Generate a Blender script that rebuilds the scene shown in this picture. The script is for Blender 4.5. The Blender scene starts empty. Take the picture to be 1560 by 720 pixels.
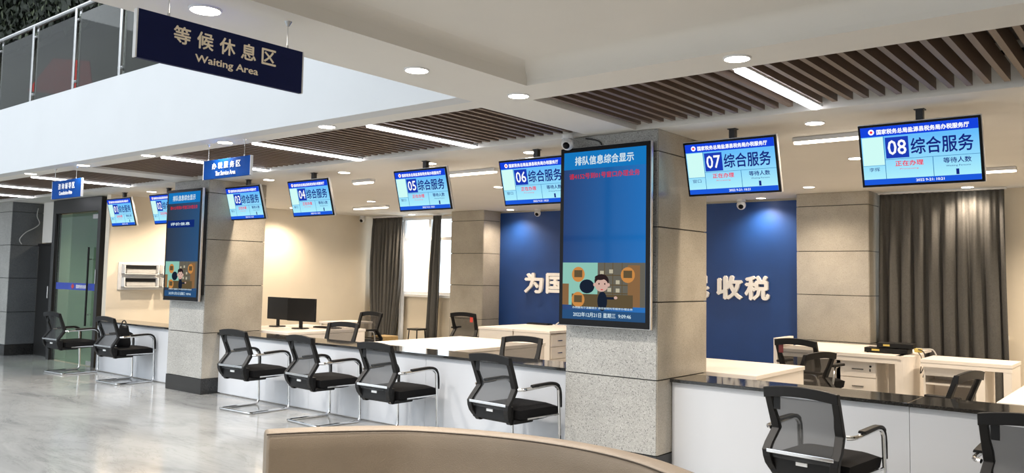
import bpy, bmesh, math, random
from mathutils import Vector, Matrix
random.seed(7)
SC = bpy.context.scene
COL = SC.collection
PI = math.pi

# ------------------------------------------------------------ camera
FPX, YAW, PITCH, ROLL = 1255.35, math.radians(129.0707), math.radians(3.88396), math.radians(1.0239)
fwd = Vector((math.cos(YAW)*math.cos(PITCH), math.sin(YAW)*math.cos(PITCH), math.sin(PITCH)))
r0 = fwd.cross(Vector((0, 0, 1))).normalized(); u0 = r0.cross(fwd)
rr = r0*math.cos(ROLL) + u0*math.sin(ROLL); uu = -r0*math.sin(ROLL) + u0*math.cos(ROLL)
cd = bpy.data.cameras.new('camera'); cam = bpy.data.objects.new('camera', cd); COL.objects.link(cam)
cd.sensor_width = 36; cd.lens = FPX/1560*36; cd.shift_y = -(360-336.54)/1560; cd.clip_start = 0.05; cd.clip_end = 200
cam.matrix_world = Matrix(((rr.x, uu.x, -fwd.x, 0), (rr.y, uu.y, -fwd.y, 0), (rr.z, uu.z, -fwd.z, 1.5), (0, 0, 0, 1)))
SC.camera = cam
SC.view_settings.view_transform = 'Standard'; SC.view_settings.look = 'None'
SC.view_settings.gamma = 1; SC.view_settings.use_curve_mapping = False
SC.view_settings.exposure = 0.5
SC.cycles.diffuse_bounces = 6

# ------------------------------------------------------------ world: even bright overcast daylight
W = bpy.data.worlds.new('overcast'); SC.world = W; W.use_nodes = True
bg = W.node_tree.nodes['Background']; bg.inputs[0].default_value = (0.87, 0.94, 1.0, 1); bg.inputs[1].default_value = 1.8
DOWN_E = 95      # watts of each downlight
LIN_S = 9        # radiance of the linear lights
WARM = (1.0, 0.82, 0.62)
HALL = (1.0, 0.92, 0.83)

# ------------------------------------------------------------ materials
def mat(name, col, rough=.5, metal=0, noise=0, nscale=20, bump=0, bscale=60, emis=None, es=0, coat=0, detail=4, spec=.5, stretch=None):
    m = bpy.data.materials.new(name); m.use_nodes = True
    nt = m.node_tree; b = nt.nodes['Principled BSDF']
    b.inputs['Base Color'].default_value = (*col, 1); b.inputs['Roughness'].default_value = rough
    b.inputs['Metallic'].default_value = metal; b.inputs['Coat Weight'].default_value = coat
    b.inputs['Specular IOR Level'].default_value = spec
    if emis: b.inputs['Emission Color'].default_value = (*emis, 1); b.inputs['Emission Strength'].default_value = es
    if noise or bump:
        tc = nt.nodes.new('ShaderNodeTexCoord'); src = tc.outputs['Object']
        if stretch:
            mp = nt.nodes.new('ShaderNodeMapping'); mp.inputs['Scale'].default_value = stretch
            nt.links.new(src, mp.inputs[0]); src = mp.outputs[0]
        if noise:
            n = nt.nodes.new('ShaderNodeTexNoise'); n.inputs['Scale'].default_value = nscale; n.inputs['Detail'].default_value = detail
            nt.links.new(src, n.inputs['Vector'])
            mr = nt.nodes.new('ShaderNodeMapRange'); mr.inputs[1].default_value = .3; mr.inputs[2].default_value = .7
            mr.inputs[3].default_value = 1-noise; mr.inputs[4].default_value = 1+noise
            nt.links.new(n.outputs['Fac'], mr.inputs[0])
            v = nt.nodes.new('ShaderNodeVectorMath'); v.operation = 'SCALE'; v.inputs[0].default_value = col
            nt.links.new(mr.outputs[0], v.inputs['Scale']); nt.links.new(v.outputs[0], b.inputs['Base Color'])
        if bump:
            n2 = nt.nodes.new('ShaderNodeTexNoise'); n2.inputs['Scale'].default_value = bscale
            nt.links.new(src, n2.inputs['Vector'])
            bp = nt.nodes.new('ShaderNodeBump'); bp.inputs['Strength'].default_value = bump; bp.inputs['Distance'].default_value = .01
            nt.links.new(n2.outputs['Fac'], bp.inputs['Height']); nt.links.new(bp.outputs[0], b.inputs['Normal'])
    return m

def emit(name, col, s):
    m = bpy.data.materials.new(name); m.use_nodes = True; nt = m.node_tree; nt.nodes.clear()
    e = nt.nodes.new('ShaderNodeEmission'); e.inputs[0].default_value = (*col, 1); e.inputs[1].default_value = s
    o = nt.nodes.new('ShaderNodeOutputMaterial'); nt.links.new(e.outputs[0], o.inputs[0])
    return m

def screen_mat(name, c0, c1, s, axis='Z', lo=-.2, hi=.2, rough=.12):
    """backlit panel: colour gradient c0 -> c1 along a local axis under a glossy pane"""
    m = bpy.data.materials.new(name); m.use_nodes = True; nt = m.node_tree; b = nt.nodes['Principled BSDF']
    b.inputs['Base Color'].default_value = (.01, .01, .012, 1); b.inputs['Roughness'].default_value = rough; b.inputs['Specular IOR Level'].default_value = .07
    tc = nt.nodes.new('ShaderNodeTexCoord'); sp = nt.nodes.new('ShaderNodeSeparateXYZ'); nt.links.new(tc.outputs['Object'], sp.inputs[0])
    mr = nt.nodes.new('ShaderNodeMapRange'); mr.inputs[1].default_value = lo; mr.inputs[2].default_value = hi
    nt.links.new(sp.outputs[axis], mr.inputs[0])
    mx = nt.nodes.new('ShaderNodeMix'); mx.data_type = 'RGBA'; nt.links.new(mr.outputs[0], mx.inputs[0])
    mx.inputs[6].default_value = (*c0, 1); mx.inputs[7].default_value = (*c1, 1)
    nt.links.new(mx.outputs[2], b.inputs['Emission Color']); b.inputs['Emission Strength'].default_value = s
    return m

def granite(name, base, dark, light, rough=.3, scale=170, cloud=.12):
    m = bpy.data.materials.new(name); m.use_nodes = True; nt = m.node_tree; b = nt.nodes['Principled BSDF']
    tc = nt.nodes.new('ShaderNodeTexCoord'); L = nt.links.new
    v = nt.nodes.new('ShaderNodeTexVoronoi'); v.inputs['Scale'].default_value = scale; L(tc.outputs['Object'], v.inputs['Vector'])
    cr = nt.nodes.new('ShaderNodeValToRGB'); e = cr.color_ramp.elements
    sp = nt.nodes.new('ShaderNodeSeparateColor'); L(v.outputs['Color'], sp.inputs[0]); L(sp.outputs[0], cr.inputs[0])
    e[0].position = 0; e[0].color = (*dark, 1); e[1].position = 1; e[1].color = (*light, 1)
    a = cr.color_ramp.elements.new(.16); a.color = (*base, 1); a = cr.color_ramp.elements.new(.8); a.color = (*[x*1.06 for x in base], 1)
    n = nt.nodes.new('ShaderNodeTexNoise'); n.inputs['Scale'].default_value = 2.2; n.inputs['Detail'].default_value = 8; L(tc.outputs['Object'], n.inputs['Vector'])
    mr = nt.nodes.new('ShaderNodeMapRange'); mr.inputs[1].default_value = .3; mr.inputs[2].default_value = .7; mr.inputs[3].default_value = 1-cloud; mr.inputs[4].default_value = 1+cloud
    L(n.outputs['Fac'], mr.inputs[0])
    vm = nt.nodes.new('ShaderNodeVectorMath'); vm.operation = 'SCALE'; L(cr.outputs[0], vm.inputs[0]); L(mr.outputs[0], vm.inputs['Scale'])
    L(vm.outputs[0], b.inputs['Base Color']); b.inputs['Roughness'].default_value = rough
    return m

def marble():
    m = bpy.data.materials.new('grey marble'); m.use_nodes = True; nt = m.node_tree; b = nt.nodes['Principled BSDF']; L = nt.links.new
    tc = nt.nodes.new('ShaderNodeTexCoord')
    mp = nt.nodes.new('ShaderNodeMapping'); mp.inputs['Rotation'].default_value = (0, 0, .55); mp.inputs['Scale'].default_value = (.55, 1.6, 1); L(tc.outputs['Object'], mp.inputs[0])
    n = nt.nodes.new('ShaderNodeTexNoise'); n.inputs['Scale'].default_value = 1.4; n.inputs['Detail'].default_value = 9; n.inputs['Roughness'].default_value = .62; n.inputs['Distortion'].default_value = .6
    L(mp.outputs[0], n.inputs['Vector'])
    cr = nt.nodes.new('ShaderNodeValToRGB'); e = cr.color_ramp.elements
    e[0].position = .28; e[0].color = (.19, .195, .195, 1); e[1].position = .62; e[1].color = (.385, .39, .38, 1)
    a = cr.color_ramp.elements.new(.45); a.color = (.32, .325, .32, 1)
    L(n.outputs['Fac'], cr.inputs[0])
    n2 = nt.nodes.new('ShaderNodeTexNoise'); n2.inputs['Scale'].default_value = 1.1; n2.inputs['Detail'].default_value = 12; n2.inputs['Roughness'].default_value = .7; n2.inputs['Distortion'].default_value = 1.4
    L(mp.outputs[0], n2.inputs['Vector'])
    s = nt.nodes.new('ShaderNodeMath'); s.operation = 'SUBTRACT'; s.inputs[1].default_value = .5; L(n2.outputs['Fac'], s.inputs[0])
    ab = nt.nodes.new('ShaderNodeMath'); ab.operation = 'ABSOLUTE'; L(s.outputs[0], ab.inputs[0])
    mr = nt.nodes.new('ShaderNodeMapRange'); mr.inputs[1].default_value = 0; mr.inputs[2].default_value = .012; mr.inputs[3].default_value = .8; mr.inputs[4].default_value = 1; L(ab.outputs[0], mr.inputs[0])
    vm = nt.nodes.new('ShaderNodeVectorMath'); vm.operation = 'SCALE'; L(cr.outputs[0], vm.inputs[0]); L(mr.outputs[0], vm.inputs['Scale'])
    L(vm.outputs[0], b.inputs['Base Color']); b.inputs['Roughness'].default_value = .12
    return m

def mesh_fabric(name, col, open_):
    m = bpy.data.materials.new(name); m.use_nodes = True; nt = m.node_tree; b = nt.nodes['Principled BSDF']
    b.inputs['Base Color'].default_value = (*col, 1); b.inputs['Roughness'].default_value = .7
    b.inputs['Alpha'].default_value = 1-open_
    return m

def glass(name, col, fac, rough=.03):
    m = bpy.data.materials.new(name); m.use_nodes = True; nt = m.node_tree; nt.nodes.clear(); L = nt.links.new
    t = nt.nodes.new('ShaderNodeBsdfTransparent'); t.inputs[0].default_value = (*col, 1)
    g = nt.nodes.new('ShaderNodeBsdfGlossy'); g.inputs['Roughness'].default_value = rough
    lw = nt.nodes.new('ShaderNodeLayerWeight'); lw.inputs[0].default_value = .5
    p5 = nt.nodes.new('ShaderNodeMath'); p5.operation = 'POWER'; p5.inputs[1].default_value = 5; L(lw.outputs['Facing'], p5.inputs[0])
    a = nt.nodes.new('ShaderNodeMath'); a.operation = 'MULTIPLY_ADD'; a.inputs[1].default_value = .95; a.inputs[2].default_value = fac; L(p5.outputs[0], a.inputs[0])
    mx = nt.nodes.new('ShaderNodeMixShader'); L(a.outputs[0], mx.inputs[0]); L(t.outputs[0], mx.inputs[1]); L(g.outputs[0], mx.inputs[2])
    o = nt.nodes.new('ShaderNodeOutputMaterial'); L(mx.outputs[0], o.inputs[0])
    return m

M = dict(
    ceil=mat('ceiling paint', (.70, .675, .63), .9, noise=.02, nscale=2),
    wall=mat('cream wall paint', (.78, .70, .57), .8, noise=.02, nscale=3),
    fascia=mat('white balcony paint', (.58, .59, .60), .75, noise=.015, nscale=2),
    blue=mat('blue wall panel', (.006, .045, .20), .45, noise=.06, nscale=3),
    floor=marble(),
    stone=granite('grey granite', (.34, .335, .315), (.12, .12, .115), (.50, .49, .47)),
    stone_warm=granite('beige and warm-lit stone', (.345, .318, .272), (.27, .25, .21), (.40, .37, .32), rough=.22, scale=200, cloud=.16),  # rear columns' own beige; on front columns' sides warm lamplight is painted in
    side_stone=granite('dark slate', (.10, .108, .115), (.06, .065, .07), (.15, .155, .16)),  # darker tone for the right face of the far-left column
    joint=mat('black joint', (.012, .012, .012), .6),
    plinth=mat('black stone', (.016, .016, .016), .25, noise=.3, nscale=80),
    slat=mat('walnut slats', (.165, .112, .078), .5, noise=.22, nscale=9, stretch=(1, .12, 1)),
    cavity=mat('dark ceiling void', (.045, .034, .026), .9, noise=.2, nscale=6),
    counter=mat('white counter panel', (.61, .63, .665), .35, noise=.01, nscale=2),
    granite_top=granite('black granite', (.018, .018, .018), (.008, .008, .008), (.07, .07, .065), rough=.06, scale=260),
    desk=mat('pale laminate', (.86, .81, .755), .45, noise=.015, nscale=5, stretch=(1, 8, 1)),
    desk_edge=mat('pale laminate side', (.80, .755, .70), .5, noise=.012, nscale=5),
    black=mat('black plastic', (.007, .007, .0075), .45, noise=.1, spec=.28),
    dark=mat('dark metal', (.03, .03, .032), .4, metal=.6),
    fabric=mat('black seat fabric', (.008, .008, .009), .95, bump=.4, bscale=350, spec=.2),
    mesh=mesh_fabric('grey mesh back', (.028, .030, .032), .24),
    mesh2=mesh_fabric('brown mesh back', (.035, .030, .026), .34),
    chrome=mat('chrome', (.72, .73, .74), .12, metal=1, noise=.03),
    steel=mat('brushed steel', (.6, .6, .6), .25, metal=1, noise=.05),
    bezel=mat('black bezel', (.006, .006, .007), .3, noise=.05, spec=.12),
    silver=mat('silver rim', (.66, .66, .68), .3, metal=.9, noise=.03),
    white=mat('white plastic', (.72, .72, .72), .4, noise=.01),
    paper=mat('white label', (.85, .85, .85), .4, noise=.01),
    curtain=mat('grey curtain', (.088, .085, .080), .75, noise=.12, nscale=60, bump=.2, bscale=300),
    sheer=mat('sheer curtain', (.75, .78, .82), .8, noise=.03),
    navy=mat('navy sign', (.008, .013, .065), .55, spec=.12, noise=.03),
    signblue=mat('blue sign', (.003, .05, .24), .6, spec=.06, noise=.03),
    gold=mat('pale gold letters', (.95, .84, .66), .4, noise=.02),
    wletter=mat('white letters', (.88, .86, .84), .5, noise=.02),
    leather=mat('taupe leather', (.25, .195, .138), .45, noise=.08, nscale=4, bump=.25, bscale=240),
    seam=mat('dark seam', (.05, .035, .022), .7),
    frame=mat('dark door frame', (.030, .030, .030), .35, metal=.3, noise=.05),
    glass=glass('greenish door glass', (.62, .80, .74), .06),
    bglass=glass('grey balustrade glass', (.42, .44, .40), .03),
    room=mat('back room wall', (.34, .40, .36), .8, noise=.03),
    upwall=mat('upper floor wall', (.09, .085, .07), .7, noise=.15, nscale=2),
    leaf=mat('dark ivy leaf', (.010, .018, .006), .5, noise=.4, nscale=30),
    leaf2=mat('pale ivy leaf', (.09, .11, .06), .5, noise=.4, nscale=30),
    red=mat('red reflected tone', (.42, .035, .025), .7, noise=.1),
    redtag=mat('red tag', (.62, .06, .04), .5, noise=.05),
    winframe=mat('white window frame', (.80, .80, .80), .4, noise=.01),
    wglass=glass('clear window glass', (.97, .99, 1.0), .02),
    lamp=emit('downlight lens', (1.0, .93, .82), 14),
    lin=emit('linear tube', (.93, .93, 1.0), LIN_S),
    lin2=emit('warm linear tube', (1.0, .90, .76), LIN_S*.7),
    yellow=mat('yellow plug', (.65, .5, .12), .5, noise=.05),
    wood=mat('light wood box', (.48, .33, .14), .5, noise=.1),
    cable=mat('black cable', (.02, .02, .02), .5, noise=.05),
    gcable=mat('grey cable', (.45, .45, .44), .5, noise=.05),
)

# ------------------------------------------------------------ mesh builder
class MB:
    def __init__(s): s.v = []; s.f = []; s.sm = False
    def box(s, x0, x1, y0, y1, z0, z1, xf=None):
        n = len(s.v); p = [Vector((x, y, z)) for x in (x0, x1) for y in (y0, y1) for z in (z0, z1)]
        if xf: p = [xf @ q for q in p]
        s.v += p
        for q in ((0, 1, 3, 2), (4, 6, 7, 5), (0, 4, 5, 1), (2, 3, 7, 6), (0, 2, 6, 4), (1, 5, 7, 3)): s.f.append([n+i for i in q])
        return s
    def tube(s, pts, r, k=8, closed=False):
        pts = [Vector(p) for p in pts]; n = len(s.v); N = len(pts)
        d0 = (pts[1]-pts[0]).normalized(); a = d0.orthogonal().normalized()
        for i, p in enumerate(pts):
            d = (pts[(i+1) % N]-pts[i-1]) if (closed or 0 < i < N-1) else (pts[1]-pts[0] if i == 0 else pts[-1]-pts[-2])
            d.normalize(); a = (a-d*a.dot(d)).normalized(); b = d.cross(a)
            for j in range(k): t = 2*PI*j/k; s.v.append(p+(a*math.cos(t)+b*math.sin(t))*r)
        for i in range(N if closed else N-1):
            for j in range(k):
                A = n+i*k; B = n+((i+1) % N)*k; s.f.append([A+j, A+(j+1) % k, B+(j+1) % k, B+j])
        if not closed: s.f.append([n+j for j in range(k)][::-1]); s.f.append([n+(N-1)*k+j for j in range(k)])
        s.sm = True; return s
    def cyl(s, c, r, h, k=20, axis='Z', r2=None):
        n = len(s.v); r2 = r if r2 is None else r2
        for (q, rad) in ((0, r), (h, r2)):
            for j in range(k):
                t = 2*PI*j/k; a, b = rad*math.cos(t), rad*math.sin(t)
                o = {'Z': (a, b, q), 'Y': (b, q, a), 'X': (q, a, b)}[axis]
                s.v.append(Vector(c)+Vector(o))
        for j in range(k): s.f.append([n+j, n+(j+1) % k, n+k+(j+1) % k, n+k+j])
        s.f.append([n+j for j in range(k)][::-1]); s.f.append([n+k+j for j in range(k)])
        return s
    def ball(s, c, r, k=16, m=10, sz=1):
        n = len(s.v)
        for i in range(m+1):
            for j in range(k):
                t = PI*i/m; p = 2*PI*j/k
                s.v.append(Vector(c)+Vector((r*math.sin(t)*math.cos(p), r*math.sin(t)*math.sin(p), r*sz*math.cos(t))))
        for i in range(m):
            for j in range(k): s.f.append([n+i*k+j, n+(i+1)*k+j, n+(i+1)*k+(j+1) % k, n+i*k+(j+1) % k])
        s.sm = True; return s
    def grid(s, fn, nu, nv):
        n = len(s.v)
        for i in range(nu+1):
            for j in range(nv+1): s.v.append(Vector(fn(i/nu, j/nv)))
        for i in range(nu):
            for j in range(nv): a = n+i*(nv+1)+j; s.f.append([a, a+nv+1, a+nv+2, a+1])
        s.sm = True; return s
    def poly(s, pts):
        n = len(s.v); s.v += [Vector(p) for p in pts]; s.f.append(list(range(n, n+len(pts)))); return s
    def build(s, name, m, parent=None, bevel=0, loc=None, xf=None, kind=None, solid=0, smooth=None, seg=2):
        me = bpy.data.meshes.new(name)
        vs = [xf @ v for v in s.v] if xf else s.v
        me.from_pydata([tuple(v) for v in vs], [], s.f)
        bm = bmesh.new(); bm.from_mesh(me)
        bmesh.ops.remove_doubles(bm, verts=bm.verts, dist=1e-6)
        bmesh.ops.recalc_face_normals(bm, faces=bm.faces); bm.to_mesh(me); bm.free()
        me.materials.append(m)
        sm = s.sm if smooth is None else smooth
        if sm: me.polygons.foreach_set('use_smooth', [True]*len(me.polygons))
        o = bpy.data.objects.new(name, me); COL.objects.link(o)
        if parent: o.parent = parent
        if loc: o.location = loc
        if kind: o['kind'] = kind
        if bevel:
            b = o.modifiers.new('b', 'BEVEL'); b.width = bevel; b.segments = seg; b.limit_method = 'ANGLE'; b.angle_limit = .7
        if solid: q = o.modifiers.new('s', 'SOLIDIFY'); q.thickness = solid; q.offset = 0
        if sm and not solid:
            try: me.set_sharp_from_angle(angle=.7)
            except Exception: pass
        return o

def thing(name, loc, label, cat, rz=0, group=None):
    o = bpy.data.objects.new(name, None); COL.objects.link(o); o.location = loc; o.rotation_euler = (0, 0, rz)
    o.empty_display_size = .1
    return tag(o, label, cat, group)
def tag(o, label, cat, group=None):
    o['label'] = label; o['category'] = cat
    if group: o['group'] = group
    return o
KIDS = {}
def dup(root, loc, rz, label, group=None):
    def cp(o, par):
        c = o.copy(); COL.objects.link(c); c.parent = par
        for ch in [x for x in bpy.data.objects if x.parent == o]: cp(ch, c)
        return c
    r = cp(root, None); r.location = loc; r.rotation_euler = (0, 0, rz); r['label'] = label
    if group: r['group'] = group
    return r
def B(*a): return MB().box(*a)
def struct(name, mb, m, **k): return mb.build(name, m, kind='structure', **k)

# ------------------------------------------------------------ lettering (Blender's own built-in font)
def text_mesh(body, bold=0, ext=0, res=2):
    c = bpy.data.curves.new('t', 'FONT'); c.body = body; c.offset = bold; c.extrude = ext; c.resolution_u = res; c.size = 1
    o = bpy.data.objects.new('t', c); COL.objects.link(o); bpy.context.view_layer.update()
    me = bpy.data.meshes.new_from_object(o.evaluated_get(bpy.context.evaluated_depsgraph_get()))
    bpy.data.objects.remove(o); bpy.data.curves.remove(c)
    return me
def letters(items, name, m, parent, xf=None):
    """items: (body, x0, x1, z0, z1, y, bold, ext) in the local frame of the panel (facing -Y); joined to one mesh"""
    V, F = [], []
    for (body, x0, x1, z0, z1, y, bold, ext) in items:
        me = text_mesh(body, 0, ext)
        co = [v.co.copy() for v in me.vertices]
        if not co: continue
        ax, bx = min(c.x for c in co), max(c.x for c in co); ay, by = min(c.y for c in co), max(c.y for c in co)
        b = bold*1.3; ax -= b; bx += b; ay -= b; by += b
        sx = (x1-x0)/max(bx-ax, 1e-6); sz = (z1-z0)/max(by-ay, 1e-6)
        # weight: the glyphs laid over themselves with small shifts
        for q, (ox, oy) in enumerate(((-b, 0), (b, 0), (0, -b), (0, b)) if bold else ((0, 0),)):
            n = len(V)
            for c in co: V.append(Vector((x0+(c.x+ox-ax)*sx, y-c.z*sz-.00003*q, z0+(c.y+oy-ay)*sz)))
            for p in me.polygons: F.append([n+i for i in p.vertices])
        bpy.data.meshes.remove(me)
    mb = MB(); mb.v = V; mb.f = F
    return mb.build(name, m, parent, xf=xf)

# ============================================================ THE SETTING
ZC = 2.65
XW = -12.64            # cream side wall
struct('floor', B(-22, 4.2, -8, 12, -.12, 0), M['floor'])

c = MB()
c.box(-22, -3.6, 4.0, 4.18, ZC, 2.95)            # strip in front of the slat bays, left
c.box(-3.6, 4, 3.85, 4.18, ZC, 2.95)
c.box(-3.6, -3.03, -8, 3.85, ZC, 2.95)            # beam beside the coffer
c.box(-3.03, 4, -8, 3.85, 2.78, 2.95)             # coffer panel
c.box(-3.68, -3.24, 4.18, 5.5, ZC, 2.95)          # beams between the slat bays
c.box(-9.98, -9.55, 4.18, 5.5, ZC, 2.95)
c.box(-22, -16.0, 4.18, 5.5, ZC, 2.95)
c.box(2.2, 4, 4.18, 5.5, ZC, 2.95)
c.box(-22, 4, 5.5, 11.2, ZC, 2.95)
struct('ceiling', c, M['ceil'])
# rounded cove inside the coffer
cv = MB()
def cove(t, k):  # quarter round strip along the beam X=-3.03
    a = t*PI/2
    return (-3.03+.06*(1-math.cos(a)), -8+k*11.85, 2.72+.06*math.sin(a))
cv.grid(cove, 6, 2)
cv.grid(lambda t, k: (-3.03+k*7.0, 3.85-.10*(1-math.cos(t*PI/2)), 2.68+.10*math.sin(t*PI/2)), 8, 2)
struct('trim_1', cv, M['ceil'])
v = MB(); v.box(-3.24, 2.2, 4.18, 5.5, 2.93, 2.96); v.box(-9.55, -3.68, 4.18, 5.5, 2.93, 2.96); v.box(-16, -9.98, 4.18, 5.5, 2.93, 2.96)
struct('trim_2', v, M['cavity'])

# walls
w = MB()
w.box(-10.5, -2.85, 11.2, 11.4, 0, ZC); w.box(-12.64, -12.5, 11.2, 11.4, 0, ZC); w.box(-12.5, -10.5, 11.2, 11.4, 0, 1.12)
w.box(-12.5, -10.5, 11.2, 11.4, 2.62, ZC); w.box(-1.62, 4, 11.2, 11.4, 0, ZC); w.box(-2.85, -1.62, 11.2, 11.4, 0, .9); w.box(-2.85, -1.62, 11.2, 11.4, 2.6, ZC)
struct('wall_back', w, M['wall'])
struct('wall_left', B(XW-.12, XW, 5.86, 11.4, 0, ZC), M['wall'])
struct('wall_right', B(4, 4.2, -8, 11.4, 0, 2.95), M['wall'])
struct('wall_far_left', B(-22.2, -22, -8, 12, 0, 8), M['fascia'])
w = MB(); w.box(-15.42, -14.83, 6.0, 6.2, 1.95, ZC); w.box(-14.98, -14.74, 6.0, 6.2, 0, ZC); w.box(-22, -16.0, 6.1, 6.3, 0, ZC)
struct('wall_front_left', w, M['ceil'])
# back room behind the glass door
w = MB(); w.box(-16.5, XW-.12, 8.6, 8.7, 0, ZC); w.box(-16.6, -16.5, 6.2, 8.7, 0, ZC)
struct('wall_back_room', w, M['room'])
# skirting
struct('baseboard_left', B(XW, XW+.012, 6.2, 11.2, 0, .08), M['plinth'])

# upper floor
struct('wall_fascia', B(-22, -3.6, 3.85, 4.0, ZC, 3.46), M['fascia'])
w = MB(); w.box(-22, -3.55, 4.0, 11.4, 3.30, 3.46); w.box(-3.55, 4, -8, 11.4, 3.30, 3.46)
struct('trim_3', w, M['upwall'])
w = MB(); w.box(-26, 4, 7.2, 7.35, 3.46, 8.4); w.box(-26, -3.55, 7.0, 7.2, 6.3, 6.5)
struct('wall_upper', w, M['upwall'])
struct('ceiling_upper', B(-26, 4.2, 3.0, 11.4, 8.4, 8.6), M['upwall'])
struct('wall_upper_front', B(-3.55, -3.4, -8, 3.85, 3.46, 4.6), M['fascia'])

# window behind the left curtain
def window(name, x0, x1, z0, z1, mull, tr):
    o = MB()
    for a, b in ((x0, x0+.05), (x1-.05, x1)) + tuple((q-.03, q+.03) for q in mull): o.box(a, b, 11.24, 11.30, z0, z1)
    for a, b in ((z0, z0+.05), (z1-.05, z1)) + tuple((q-.03, q+.03) for q in tr): o.box(x0, x1, 11.235, 11.305, a, b)
    o.box(x0-.04, x1+.04, 11.12, 11.22, z0-.05, z0)
    w_ = struct(name, o, M['winframe'], bevel=.004)
    ed = [x0]+list(mull)+[x1]; ez = [z0]+list(tr)+[z1]
    for i in range(len(ed)-1):
        for j in range(len(ez)-1):
            B(ed[i]+.03, ed[i+1]-.03, 11.265, 11.275, ez[j]+.03, ez[j+1]-.03).build('window_pane', M['wglass'], w_)
    return w_
window('window_1', -12.5, -10.5, 1.14, 2.62, (-11.85, -11.15), (2.2,))
window('window_2', -2.85, -1.62, .92, 2.6, (-2.2,), (2.1,))

# street side glazing behind the viewer: frame of a tall facade
f = MB()
for x in range(-22, 5, 2): f.box(x-.05, x+.05, -8.1, -7.95, 0, 8)
for z in (0.05, 2.6, 5.2, 7.9): f.box(-22, 4.2, -8.1, -7.95, z-.06, z+.06)
struct('window_3', f, M['frame'])

# ------------------------------------------------------------ slatted ceiling bays
def bay(x0, x1, start, pitch, label, loc):
    t = thing('slatted_ceiling_panel', (x0, 4.18, 2.67), label, 'ceiling slats', group='walnut slat bays above the counter')
    first = None; x = start; n = 0
    while x < x1-.01:
        if first is None:
            first = B(-.016, .016, .02, 1.22, 0, .10).build('slat', M['slat'], t, loc=(x-x0, 0, 0))
        else:
            o = first.copy(); COL.objects.link(o); o.location = (x-x0, 0, 0)
        x += pitch; n += 1
    B(0, x1-x0, .3, .33, .10, .125).build('carrier_rail', M['dark'], t); B(0, x1-x0, .98, 1.01, .10, .125).build('carrier_rail', M['dark'], t)
    B(0, x1-x0, 0.0, .006, -.018, .25).build('bay_rim', M['ceil'], t); B(0, x1-x0, 1.314, 1.32, -.018, .25).build('bay_rim', M['ceil'], t)
    return t
bay(-3.24, 2.2, -3.16, .0968, 'walnut slat bay with wide gaps above screens 07 and 08, right of the big column screen', 0)
bay(-9.55, -3.68, -9.50, .0968, 'middle walnut slat bay above screens 03 to 06 with three linear lights', 0)
bay(-15.98, -9.99, -15.93, .0968, 'far left dark slat bay above the glass door and the small blue sign', 0)

# ------------------------------------------------------------ lights
def lamp_obj(kind, name, loc, energy, col, size=.1, spot=2.4, rot=(0, 0, 0), sy=None, parent=None):
    l = bpy.data.lights.new(name, kind); l.energy = energy; l.color = col
    if kind == 'SPOT': l.spot_size = spot; l.spot_blend = .8; l.shadow_soft_size = size
    if kind == 'AREA': l.shape = 'RECTANGLE'; l.size = size; l.size_y = sy or size
    if kind == 'POINT': l.shadow_soft_size = size
    o = bpy.data.objects.new(name, l); COL.objects.link(o); o.location = loc; o.rotation_euler = rot
    if parent: o.parent = parent
    return o

dl = None
def downlight(x, y, label, group, e=1.0, z=ZC):
    t = thing('downlight', (x, y, z), label, 'ceiling light', group=group)
    ring = MB(); k = 24
    for (ra, za), (rb, zb) in (((.072, 0), (.069, -.010)), ((.069, -.010), (.064, -.009)), ((.064, -.009), (.060, -.002))):
        n = len(ring.v)
        for q in range(k):
            a = 2*PI*q/k; ring.v += [Vector((ra*math.cos(a), ra*math.sin(a), za)), Vector((rb*math.cos(a), rb*math.sin(a), zb))]
        for q in range(k): ring.f.append([n+2*q, n+2*q+1, n+2*((q+1) % k)+1, n+2*((q+1) % k)])
    ring.build('trim_ring', M['white'], t)
    MB().cyl((0, 0, -.009), .062, .007).build('lens', M['lamp'], t)
    lamp_obj('SPOT', 'bulb', (0, 0, -.03), DOWN_E*e, WARM if y > 5 else HALL, .05, 2.5, parent=t)
g1 = 'front row of downlights'
for x, y, lb in ((-3.298, 1.898, 'round downlight above the navy waiting sign, nearest the camera'),
                 (-3.295, 3.188, 'round downlight on the beam right of the waiting sign'),
                 (-3.23, 4.022, 'round downlight on the beam at the coffer corner'),
                 (-5.15, 4.029, 'round downlight on the white strip above screen 04'),
                 (-6.552, 4.015, 'round downlight on the white strip above the middle blue sign'),
                 (-7.975, 4.045, 'round downlight on the white strip left of the middle blue sign'),
                 (-9.375, 4.028, 'round downlight on the white strip above the small left blue sign'),
                 (-10.8, 4.03, 'farthest round downlight of the white strip, by the left frame edge'),
                 (-1.749, 3.975, 'round downlight in front of the right slat bay beside its linear light')):
    downlight(x, y, lb, g1)
g0 = 'downlights of the hall coffer'
for x, y, lb in ((-1.7, 1.6, 'coffer downlight just above the frame'), (-.2, 1.6, 'coffer downlight over the sofa, right'), (-1.7, -.2, 'coffer downlight above and behind the viewer, left'), (-.2, -.2, 'coffer downlight above and behind the viewer, right'), (1.4, 1.6, 'coffer downlight far right outside the frame')):
    downlight(x, y, lb, g0, .5, 2.78)
g2 = 'downlights above the staff area'
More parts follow.
